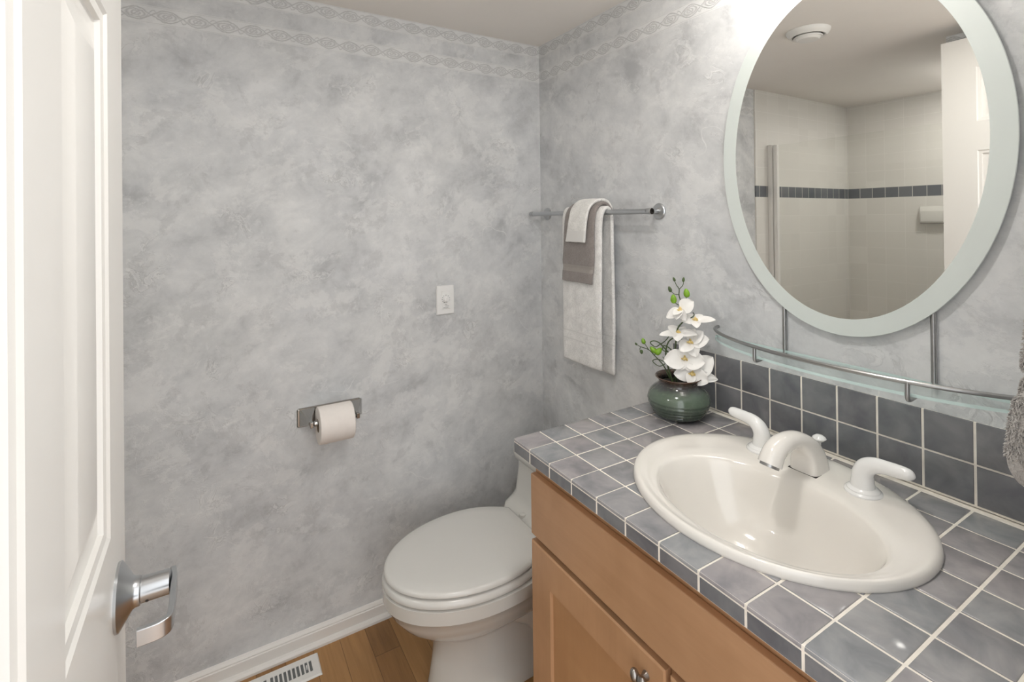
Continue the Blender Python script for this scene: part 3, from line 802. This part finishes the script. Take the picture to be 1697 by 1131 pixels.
drape('bath_towel', 'long white bath towel folded over the towel bar', 'towel', M_TOWEL_W,
      [(-.030, .862), (-.030, 1.10), (-.034, 1.36), (-.038, 1.410), (-.047, 1.4300), (-.060, 1.4365), (-.073, 1.4300), (-.082, 1.410), (-.086, 1.36), (-.087, 1.10), (-.087, .884)],
      lambda s: -.266 - .012*abs(s - .5), lambda s: -.484 + .006*s - .010*math.sin(s*PI), .013, .0035, 16, seed=2)
drape('hand_towel', 'short taupe hand towel hung over the white bath towel', 'towel', M_TOWEL_G,
      [(-.0265, 1.375), (-.028, 1.410), (-.040, 1.4420), (-.060, 1.4500), (-.080, 1.4425), (-.0965, 1.418), (-.1015, 1.37), (-.1015, 1.27), (-.1010, 1.240), (-.0985, 1.225), (-.1015, 1.208), (-.1025, 1.175)],
      lambda s: -.290 - .035*math.sin(min(1, s*1.5)*PI)*.6, lambda s: -.452 - .030*(1 - s), .011, .003, 20, seed=9)
drape('washcloth', 'small white washcloth laid on top of the taupe hand towel', 'towel', M_CLOTH_W,
      [(-.0135, 1.395), (-.016, 1.425), (-.034, 1.4555), (-.060, 1.4630), (-.086, 1.4555), (-.108, 1.432), (-.1150, 1.395), (-.1165, 1.355), (-.117, 1.317)],
      lambda s: -.330 - .028*math.sin(s*PI), lambda s: -.436 - .040*(1 - s)*min(1, s*6), .011, .0015, 14, seed=4)

# ------------------------------------------------------------------ thick grey towel on the front wall, at the right
rng = thing('towel_ring', 'steel towel ring on the front wall at the right edge', 'towel ring', (-.40, YF, 1.50))
obj('wall_mount', lathe_bm([(.022, .0), (.022, .006), (.010, .010), (.007, .035), (.009, .040), (.0005, .041)], (-.40, YF, 1.53), (0,1,0), 28, True), M_NICKEL, rng, smooth=40)
obj('ring', tube_bm([(-.40 + .075*math.sin(2*PI*k/40), YF + .036, 1.53 - .080 + .080*math.cos(2*PI*k/40)) for k in range(41)], .004, 10, False), M_NICKEL, rng, smooth=60)
def plush(z, x0, x1, yc, hy, k=40, ph=0.0, amp=.004):
    pts = []
    for i in range(k):
        a = 2*PI*i/k; c, s = math.cos(a), math.sin(a)
        px = (x0 + x1)/2 + (x1 - x0)/2 * math.copysign(abs(c) ** .55, c); py = yc + hy * math.copysign(abs(s) ** .7, s)
        d = amp * mnoise.noise(Vector((px * 28 + ph, py * 28, z * 5)))
        pts.append((px, py + d, z + .006*mnoise.noise(Vector((px*12, ph, z*6)))))
    return pts
def plush_fold(name, secs, ph, mat):
    bm = bmesh.new(); S2 = spline(secs, 8); loft(bm, [plush(*q, ph=ph) for q in S2]); return bm, S2
def tufts(bm_out, S2, ph, n, zlo, zhi, skip, L=.0036):
    random.seed(int(ph*10) + 3)
    zs = [q[0] for q in S2]
    for _ in range(n):
        i = random.randrange(len(S2) - 1); f = random.random()
        q = [lerp(a, b, f) for a, b in zip(S2[i], S2[i+1])]
        if not (zlo < q[0] < zhi) or (skip[0] < q[0] < skip[1]): continue
        P = plush(*q, ph=ph); j = random.randrange(len(P)); k = (j + 1) % len(P); g = random.random()
        p = Vector(P[j]).lerp(Vector(P[k]), g)
        c = Vector(((q[1]+q[2])/2, q[3], p.z)); nn = Vector(((p.x - c.x) * .15, p.y - c.y, 0))
        if abs(p.x - c.x) > (q[2]-q[1])/2 * .86: nn = Vector((p.x - c.x, (p.y - c.y), 0))
        nn = (nn.normalized() + Vector((random.uniform(-.6,.6), random.uniform(-.5,.5), random.uniform(-.9,.3)))).normalized()
        tg = nn.orthogonal().normalized(); bt = nn.cross(tg); r = .00075
        base = [bm_out.verts.new(p - nn*.0006 + (tg*math.cos(a) + bt*math.sin(a))*r) for a in (0, 2.09, 4.19)]
        mid = [bm_out.verts.new(p + nn*L*.6 + (tg*math.cos(a) + bt*math.sin(a))*r*.9) for a in (0, 2.09, 4.19)]
        tip = bm_out.verts.new(p + nn*L + Vector((0,0,-.0008)))
        for a in range(3):
            b = (a+1) % 3; bm_out.faces.new((base[a], base[b], mid[b], mid[a])); bm_out.faces.new((mid[a], mid[b], tip))
# front fold (nearer the camera side of the room) and a second fold behind it
frontS = [(1.112, -.475, -.300, -1.603, .010), (1.118, -.478, -.300, -1.603, .0225), (1.135, -.480, -.300, -1.602, .0275), (1.170, -.480, -.305, -1.603, .0235), (1.196, -.478, -.308, -1.605, .0205), (1.206, -.472, -.310, -1.607, .0145), (1.228, -.470, -.312, -1.608, .0135), (1.240, -.472, -.315, -1.608, .0175), (1.30, -.466, -.325, -1.612, .0165), (1.37, -.458, -.335, -1.617, .0130), (1.43, -.445, -.350, -1.622, .0110), (1.462, -.440, -.360, -1.624, .0085)]
bt_ = thing('plush_towel', 'thick plush grey towel hanging at the right edge beside the mirror', 'towel', (-.39, -1.61, 1.11))
bm, S2 = plush_fold('front_fold', frontS, 1.7, M_TOWEL_R); ff = obj('front_fold', bm, M_TOWEL_R, bt_, smooth=80)
tb = bmesh.new(); tufts(tb, S2, 1.7, 9000, 1.138, 1.47, (1.203, 1.232)); tag(sub('pile', tb, M_TOWEL_R, ff, smooth=0), kind='stuff')
backS = [(1.150, -.385, -.285, -1.581, .007), (1.156, -.390, -.285, -1.581, .0125), (1.18, -.392, -.285, -1.582, .0135), (1.205, -.392, -.288, -1.584, .0120), (1.214, -.388, -.290, -1.587, .0090), (1.238, -.388, -.292, -1.588, .0085), (1.248, -.390, -.295, -1.588, .0115), (1.31, -.392, -.305, -1.594, .0120), (1.38, -.395, -.325, -1.604, .0100), (1.44, -.400, -.345, -1.612, .0085), (1.472, -.402, -.355, -1.616, .0070)]
bm, S2 = plush_fold('rear_fold', backS, 4.2, M_TOWEL_R); bf = obj('rear_fold', bm, M_TOWEL_R, bt_, smooth=80)
tb = bmesh.new(); tufts(tb, S2, 4.2, 6000, 1.168, 1.47, (1.211, 1.242)); tag(sub('pile', tb, M_TOWEL_R, bf, smooth=0), kind='stuff')

# ------------------------------------------------------------------ toilet paper
RX, RY, RZ, RR = -.864, -.0665, .752, .0585
hol = thing('toilet_paper_holder', 'chrome toilet paper holder on the wall left of the toilet', 'paper holder', (RX, 0, .72))
def rrect(x0, x1, z0, z1, y, r=.006):
    pts = []
    for cx, cz, a0 in ((x1 - r, z1 - r, 0), (x0 + r, z1 - r, PI/2), (x0 + r, z0 + r, PI), (x1 - r, z0 + r, 1.5*PI)):
        for k in range(5): a = a0 + PI/2*k/4; pts.append((cx + r*math.cos(a), y, cz + r*math.sin(a)))
    return pts
bm = bmesh.new(); loft(bm, [rrect(-.971, -.767, .725, .787, -.0004), rrect(-.971, -.767, .725, .787, -.003), rrect(-.968, -.770, .728, .784, -.0065)])
obj('back_plate', bm, M_HOLDER, hol, smooth=30)
for s in (-1, 1):
    bm = bmesh.new(); rings = []
    for k in range(9):                        # arm: broad foot that narrows and sweeps out
        f = k / 8; y = -.004 - .061 * f
        e = math.sin(f*PI/2)
        hw = .0260 - .0205*e; hh = .0285 - .0190*e; cz = .756 - .004*f
        cx = RX + s*(.0755 - .0030*e)
        rings.append(rrect(cx - hw, cx + hw, cz - hh, cz + hh, y, .004))
    loft(bm, rings); ar = obj('arm', bm, M_HOLDER, hol, smooth=40)
    sub('arm_tip', box(RX + s*.0725 - .0052, RX + s*.0725 + .0052, -.0765, -.062, RZ - .009, RZ + .009), M_HOLDER, ar, smooth=0, bevel=.0015)
obj('roller', lathe_bm([(.004, -.070), (.009, -.064), (.0095, -.055), (.0095, .055), (.009, .064), (.004, .070)], (RX, RY, RZ + .0), (1,0,0), 24, True, True), M_HOLDER, hol)
RZC = RZ - .009
bm = bmesh.new()
lathe(bm, [(.0205, -.053), (RR - .002, -.0532), (RR, -.0515), (RR, .0515), (RR - .002, .0532), (.0205, .053)], (RX, RY, RZC), (1,0,0), 56)
rl = obj('toilet_paper_roll', bm, M_PAPER, None, smooth=40)
tag(rl, 'white toilet paper roll on the chrome wall holder', 'toilet paper')
sub('core', lathe_bm([(.0205, -.0532), (.0205, .0532), (.0192, .0532), (.0192, -.0532), (.0205, -.0532)], (RX, RY, RZC), (1,0,0), 40), M_CARD, rl, smooth=40)

# ------------------------------------------------------------------ wall timer
sw = thing('wall_timer', 'white wall timer switch with a round dial', 'switch', (-.4455, 0, 1.042))
def plate(bm, x0, x1, z0, z1, y0, y1, d):
    def rg(q, y): return [(x0 + q, y, z0 + q), (x1 - q, y, z0 + q), (x1 - q, y, z1 - q), (x0 + q, y, z1 - q)]
    loft(bm, [rg(0, y0), rg(0, y1 + d), rg(d, y1)])
bm = bmesh.new(); plate(bm, -.481, -.410, 1.042, 1.151, -.0004, -.0080, .002); obj('cover_plate', bm, M_PLASTIC, sw, smooth=0)
bm = bmesh.new(); plate(bm, -.4625, -.4285, 1.063, 1.130, -.0070, -.0110, .001); obj('insert', bm, M_PLASTIC, sw, smooth=0)
dl = obj('dial', lathe_bm([(.0118, .0108), (.0118, .0125), (.0105, .019), (.009, .0205), (.0005, .021)], (-.4455, 0, 1.100), (0,-1,0), 32, True), M_PLASTIC, sw)
sub('grip', box(-.4475, -.4435, -.0275, -.020, 1.0905, 1.1095), M_PLASTIC, dl, smooth=0, bevel=.001)
bm = bmesh.new()
for a in (-150, -120, -90, -62, -35, 0, 40, 78, 110):
    q = math.radians(90 - a); cx, cz = -.4455 + .0146*math.cos(q), 1.100 + .0146*math.sin(q); w = .0013 if a % 2 else .0018
    add_box(bm, cx - w, cx + w, -.0114, -.0108, cz - .0009, cz + .0009)
for z, x0, x1 in ((1.079, -.450, -.441), (1.073, -.448, -.434), (1.0675, -.456, -.436)): add_box(bm, x0, x1, -.0114, -.0108, z - .0006, z + .0006)
mk = obj('dial_marks', bm, M_BASE_IN, sw, smooth=0); mk['label'] = 'small dark print around the dial'

# ------------------------------------------------------------------ floor register
fv = thing('floor_vent', 'white metal floor register on the oak floor by the baseboard', 'vent', (-1.065, -.0865, 0))
VX0, VX1, VYa, VYb = -1.212, -.921, -.131, -.041
bm = bmesh.new(); slots = []
nsl = 10
for gx in (0, 1):
    for k in range(nsl):
        a = VX0 + .022 + gx * .128 + k * .0122; slots.append((a, a + .0078))
xs = [VX0 + .004] + [q for s in slots for q in s] + [VX1 - .004]
zt = .0055
for k in range(0, len(xs) - 1, 2): add_box(bm, xs[k], xs[k+1], VYa + .024, VYb - .024, .0032, zt)
add_box(bm, VX0 + .004, VX1 - .004, VYa + .004, VYa + .024, .0032, zt); add_box(bm, VX0 + .004, VX1 - .004, VYb - .024, VYb - .004, .0032, zt)
def rg(d, z): return [(VX0 + d, VYa + d, z), (VX1 - d, VYa + d, z), (VX1 - d, VYb - d, z), (VX0 + d, VYb - d, z)]
loft(bm, [rg(0, .0003), rg(0, .0015), rg(.005, zt), rg(.0055, .003)], False, False)
obj('frame', bm, M_VENTW, fv, smooth=0)
obj('damper', box(VX0 + .008, VX1 - .008, VYa + .010, VYb - .010, .0004, .0022), M_BASE_IN, fv, smooth=0)
obj('damper_lever', box(VX1 - .0405, VX1 - .0375, -.092, -.080, .0022, .0085), M_VENTW, fv, smooth=0)

# ------------------------------------------------------------------ vase with the orchid
VC = Vector((-.124, -.836, ZC))
prof = [(.0005,.002),(.040,.002),(.044,.0004),(.052,.002),(.060,.0075)]
for k in range(5):                                     # ribs on the lower belly
    z = .011 + k * .0088; r = .0645 + .0172 * math.sin(min(1, (k + .6) / 5.2) * PI / 2)
    prof += [(r - .0030, z), (r + .0002, z + .0018), (r + .0008, z + .0040), (r - .0004, z + .0070)]
prof += [(.0800,.056),(.0788,.062),(.0745,.070),(.0665,.0785),(.0585,.0845),(.0540,.0895),(.0530,.0950),(.0548,.1010),(.0600,.1062),(.0612,.1082),(.0598,.1096),(.0570,.1086),(.0520,.1020),(.0495,.0950),(.0520,.088),(.060,.080),(.068,.068)]
vs = tag(obj('vase', lathe_bm(prof, VC, (0,0,1), 72), M_VASE, smooth=40), 'squat green ribbed glazed vase on the counter corner', 'vase')
orc = thing('orchid', 'white artificial orchid spray with green buds in the green vase', 'flower', (VC.x, VC.y, ZC + .08))
obj('moss', lathe_bm([(.0005, .090), (.030, .091), (.0488, .0885), (.050, .084)], VC, (0,0,1), 32, False, True), M_SOIL, orc)
def stem(pts, r0, r1, mat=M_STEM):
    P = spline(pts, 6); n = len(P) - 1
    return obj('stem', tube_bm(P, [r0 + (r1 - r0)*i/n for i in range(n+1)], 8), mat, orc, smooth=80)
main = [(-.128, -.833, .955), (-.130, -.829, 1.008), (-.128, -.832, 1.058), (-.124, -.836, 1.099), (-.113, -.849, 1.124), (-.114, -.848, 1.149), (-.118, -.843, 1.173), (-.121, -.839, 1.189), (-.1205, -.8395, 1.205), (-.125, -.834, 1.217), (-.128, -.831, 1.227)]
stem(main, .0026, .0009)
stem([(-.136, -.826, .955), (-.142, -.818, .99), (-.146, -.813, 1.03), (-.140, -.818, 1.062), (-.126, -.834, 1.078)], .0028, .0016)
stem([(-.126, -.820, .955), (-.118, -.838, 1.0), (-.112, -.846, 1.045), (-.118, -.842, 1.075)], .0026, .0016)
stem([(-.120, -.8395, 1.206), (-.114, -.846, 1.216), (-.113, -.848, 1.226)], .0011, .0008)
stem([(-.120, -.840, 1.191), (-.129, -.831, 1.192), (-.135, -.824, 1.200)], .0012, .0008)
stem([(-.117, -.845, 1.162), (-.124, -.837, 1.164), (-.130, -.830, 1.171)], .0013, .001)
stem([(-.115, -.847, 1.155), (-.110, -.853, 1.17), (-.109, -.853, 1.188)], .0013, .001)
stem([(-.138, -.819, .962), (-.149, -.807, .996), (-.164, -.790, 1.021), (-.174, -.778, 1.036), (-.188, -.762, 1.043), (-.195, -.754, 1.048)], .0018, .0008)
stem([(-.174, -.778, 1.036), (-.178, -.773, 1.046), (-.182, -.768, 1.054)], .0011, .0008)
stem([(-.188, -.762, 1.043), (-.190, -.760, 1.036), (-.188, -.762, 1.032)], .0010, .0008)
stem([(-.164, -.790, 1.021), (-.163, -.792, 1.030), (-.161, -.794, 1.036)], .0011, .0009)
# curling aerial roots
stem([(-.140, -.820, 1.000), (-.158, -.798, 1.012), (-.168, -.786, 1.006), (-.158, -.800, .994), (-.146, -.812, 1.004), (-.150, -.806, 1.02)], .0015, .0010)
stem([(-.140, -.820, 1.030), (-.156, -.802, 1.056), (-.166, -.790, 1.062), (-.172, -.782, 1.056), (-.164, -.792, 1.046), (-.156, -.800, 1.052), (-.146, -.812, 1.064), (-.138, -.822, 1.082)], .0018, .0012)
stem([(-.130, -.830, 1.030), (-.140, -.818, 1.046), (-.148, -.808, 1.050), (-.150, -.806, 1.038), (-.142, -.816, 1.034)], .0018, .0012)
stem([(-.112, -.850, 1.124), (-.104, -.860, 1.128), (-.097, -.868, 1.137), (-.099, -.866, 1.145)], .0016, .0011)
def bud(c, r, ax, mat):
    bm = bmesh.new(); ellipsoid(bm, c, r, ax, 16, 12)
    for v in bm.verts:
        d = (v.co - Vector(c)).dot(Vector(ax).normalized()); k = 1 - .22 * (d / r[2]) - .08
        ctr = Vector(c) + Vector(ax).normalized() * d; v.co = ctr + (v.co - ctr) * k
    obj('bud', bm, mat, orc, smooth=80)
bud((-.129, -.830, 1.232), (.0038,.0038,.0062), (-.3,.3,1), M_BUD_D); bud((-.113, -.848, 1.232), (.0040,.0040,.0066), (.1,-.1,1), M_BUD_D)
bud((-.137, -.822, 1.205), (.0052,.0052,.0085), (-.25,.25,1), M_BUD_D); bud((-.1085, -.854, 1.196), (.0088,.0088,.0122), (-.1,.1,1), M_BUD)
bud((-.131, -.829, 1.179), (.0088,.0088,.0125), (-.05,.05,1), M_BUD); bud((-.196, -.752, 1.050), (.0032,.0032,.0045), (-.4,.4,.6), M_BUD_D)
bud((-.183, -.767, 1.059), (.0062,.0062,.0085), (-.2,.2,1), M_BUD); bud((-.187, -.763, 1.029), (.0048,.0048,.0062), (.1,-.1,-1), M_BUD_D)
bud((-.166, -.787, 1.037), (.0080,.0080,.0115), (-.5,.5,.6), M_BUD); bud((-.1575, -.798, 1.034), (.0085,.0085,.0120), (.4,-.4,.7), M_BUD)
def petal(bm, c, d, nrm, L, Wd, cup=.25, roll=.0, shape=.8, ruffle=.0, seed=0):
    """a petal from c along d, face towards nrm"""
    d = Vector(d).normalized(); nrm = Vector(nrm); nrm = (nrm - d * nrm.dot(d)).normalized(); s = d.cross(nrm); c = Vector(c)
    NU, NV = 12, 10; V = []
    for i in range(NU + 1):
        u = i / NU; w = Wd * (math.sin(PI * u ** shape) ** .62 if 0 < u < 1 else 0); w = max(w, .0012 if u < .5 else .0004); row = []
        for j in range(NV + 1):
            q = 2 * j / NV - 1
            h = cup * L * (.35 * u * (1 - u) * 2 - .30 * u * u) + roll * Wd * q * q * .5 + ruffle * L * math.sin(q * 5 + u * 6 + seed) * u * .5
            row.append(bm.verts.new(c + d * (u * L) + s * (w * q) + nrm * h))
        V.append(row)
    for a, b in zip(V, V[1:]):
        for j in range(NV): bm.faces.new((a[j], a[j+1], b[j+1], b[j]))
VW = Vector((.757, .653, 0)); RG = Vector((.653, -.757, 0)); UP = Vector((0,0,1))
def loc3(a): return RG * a[0] + UP * a[1] - VW * a[2]     # right, up, out of the wall corner
def blossom(c, face, petals, lip=.012, seed=0):
    """petals: (direction, length, half width, cup, roll)"""
    bm = bmesh.new(); f = loc3(face).normalized()
    for k, (d, L, Wd, cup, roll) in enumerate(petals): petal(bm, Vector(c) + f * .0008 * k, loc3(d), f, L, Wd, cup, roll, .75, .035, seed + k)
    b = obj('blossom', bm, M_PETAL, orc, smooth=180, solid=.0009, subsurf=1)
    lb = bmesh.new(); cc = Vector(c) + f * .004
    ellipsoid(lb, cc + f*lip*.25, (lip*.42, lip*.36, lip*.8), f + UP*-.4, 12, 8)
    for s in (-1, 1): ellipsoid(lb, cc + RG*s*lip*.35 + f*lip*.2 - UP*lip*.12, (lip*.18, lip*.42, lip*.5), f*.8 + RG*s*.5, 10, 8)
    ellipsoid(lb, cc + f*lip*.15 + UP*lip*.4, (lip*.24, lip*.24, lip*.35), UP, 10, 8)
    sub('lip', lb, M_LIP, b, smooth=80)
# six open flowers, from the top of the spray down
blossom((-.121, -.845, 1.152), (-.45, .05, .8), [((.75,.55,.1), .040, .021, .3, .3), ((.35,-.85,.5), .034, .013, .2, .2), ((-.9,-.55,.2), .044, .014, .3, .3), ((-.3,-.6,.6), .034, .013, .2, .2), ((-.55,-.30,.8), .034, .012, .2, .2)], .011, 1)
blossom((-.098, -.872, 1.123), (.05, .85, .55), [((-1,.03,.25), .036, .017, .3, .3), ((1,.12,.1), .052, .013, .2, .4), ((.1,-.45,.9), .030, .013, .3, .2), ((-.5,.3,-.7), .034, .013, .2, .2), ((.55,.3,-.7), .034, .013, .2, .2)], .010, 2)
blossom((-.125, -.840, 1.086), (-.15, .9, .45), [((-1,-.03,.3), .052, .015, .2, .2), ((1,.10,.3), .050, .016, .3, .2), ((-.6,.35,-.4), .036, .014, .2, .2), ((.4,.3,-.6), .034, .013, .2, .2), ((-.1,-.5,.9), .032, .015, .3, .2)], .009, 3)
blossom((-.104, -.862, 1.064), (-.25, .45, .85), [((1,.30,.1), .048, .021, .3, .35), ((-.7,-.50,.6), .040, .020, .4, .3), ((.35,-.9,.45), .040, .019, .4, .3), ((.3,.95,-.2), .038, .015, .2, .2), ((.9,.85,-.1), .044, .018, .3, .2)], .012, 4)
blossom((-.116, -.852, 1.020), (-.10, .30, .95), [((-1,-.10,.25), .056, .027, .35, .3), ((1,-.05,.25), .052, .027, .35, .3), ((-.25,1,.1), .036, .015, .3, .2), ((-.5,-.9,.4), .036, .014, .3, .2), ((.5,-.9,.4), .036, .014, .3, .2)], .012, 5)
blossom((-.106, -.866, .984), (.05, .10, 1), [((.9,.75,-.05), .070, .029, .3, .3), ((-1,-.05,.35), .048, .021, .35, .3), ((.75,-.35,.3), .046, .023, .35, .3), ((1,-.20,.0), .066, .016, .3, .2), ((-.3,-.8,.7), .032, .014, .3, .2)], .013, 6)

# ------------------------------------------------------------------ lamp over the mirror (above the picture's edge)
LMP = Vector((-.150, -1.12, 2.035))
lp = thing('wall_lamp', 'lit globe wall lamp above the oval mirror', 'lamp', (0, LMP.y, LMP.z - .04))
obj('back_plate', lathe_bm([(.055, .0005), (.055, .008), (.045, .016), (.0005, .018)], (0, LMP.y, LMP.z), (-1,0,0), 36, True), M_NICKEL, lp)
obj('arm', tube_bm([(-.016, LMP.y, LMP.z), (-.113, LMP.y, LMP.z)], .009, 14), M_NICKEL, lp)
bm = bmesh.new(); ellipsoid(bm, LMP, (.038, .038, .038), (0,0,1), 28, 18); obj('globe', bm, M_BULB, lp, smooth=180)

for x, y, lab in ((-.80, -1.22, 'added recessed fill light, unseen, in the middle of the room'), (-2.12, -.80, 'added recessed fill light, unseen, inside the shower')):
    cl = thing('added_ceiling_light', lab, 'lamp', (x, y, H - .01))  # unseen fixtures, added to even out the room and brighten the shower
    obj('trim_ring', lathe_bm([(.058,-.0005),(.085,-.0005),(.084,-.004),(.066,-.007),(.058,-.004)], (x, y, H), (0,0,1), 48), M_VENTW, cl)
    obj('lens', lathe_bm([(.060,-.0008),(.060,-.003),(.0005,-.0032)], (x, y, H), (0,0,1), 40, True), M_CAN, cl)
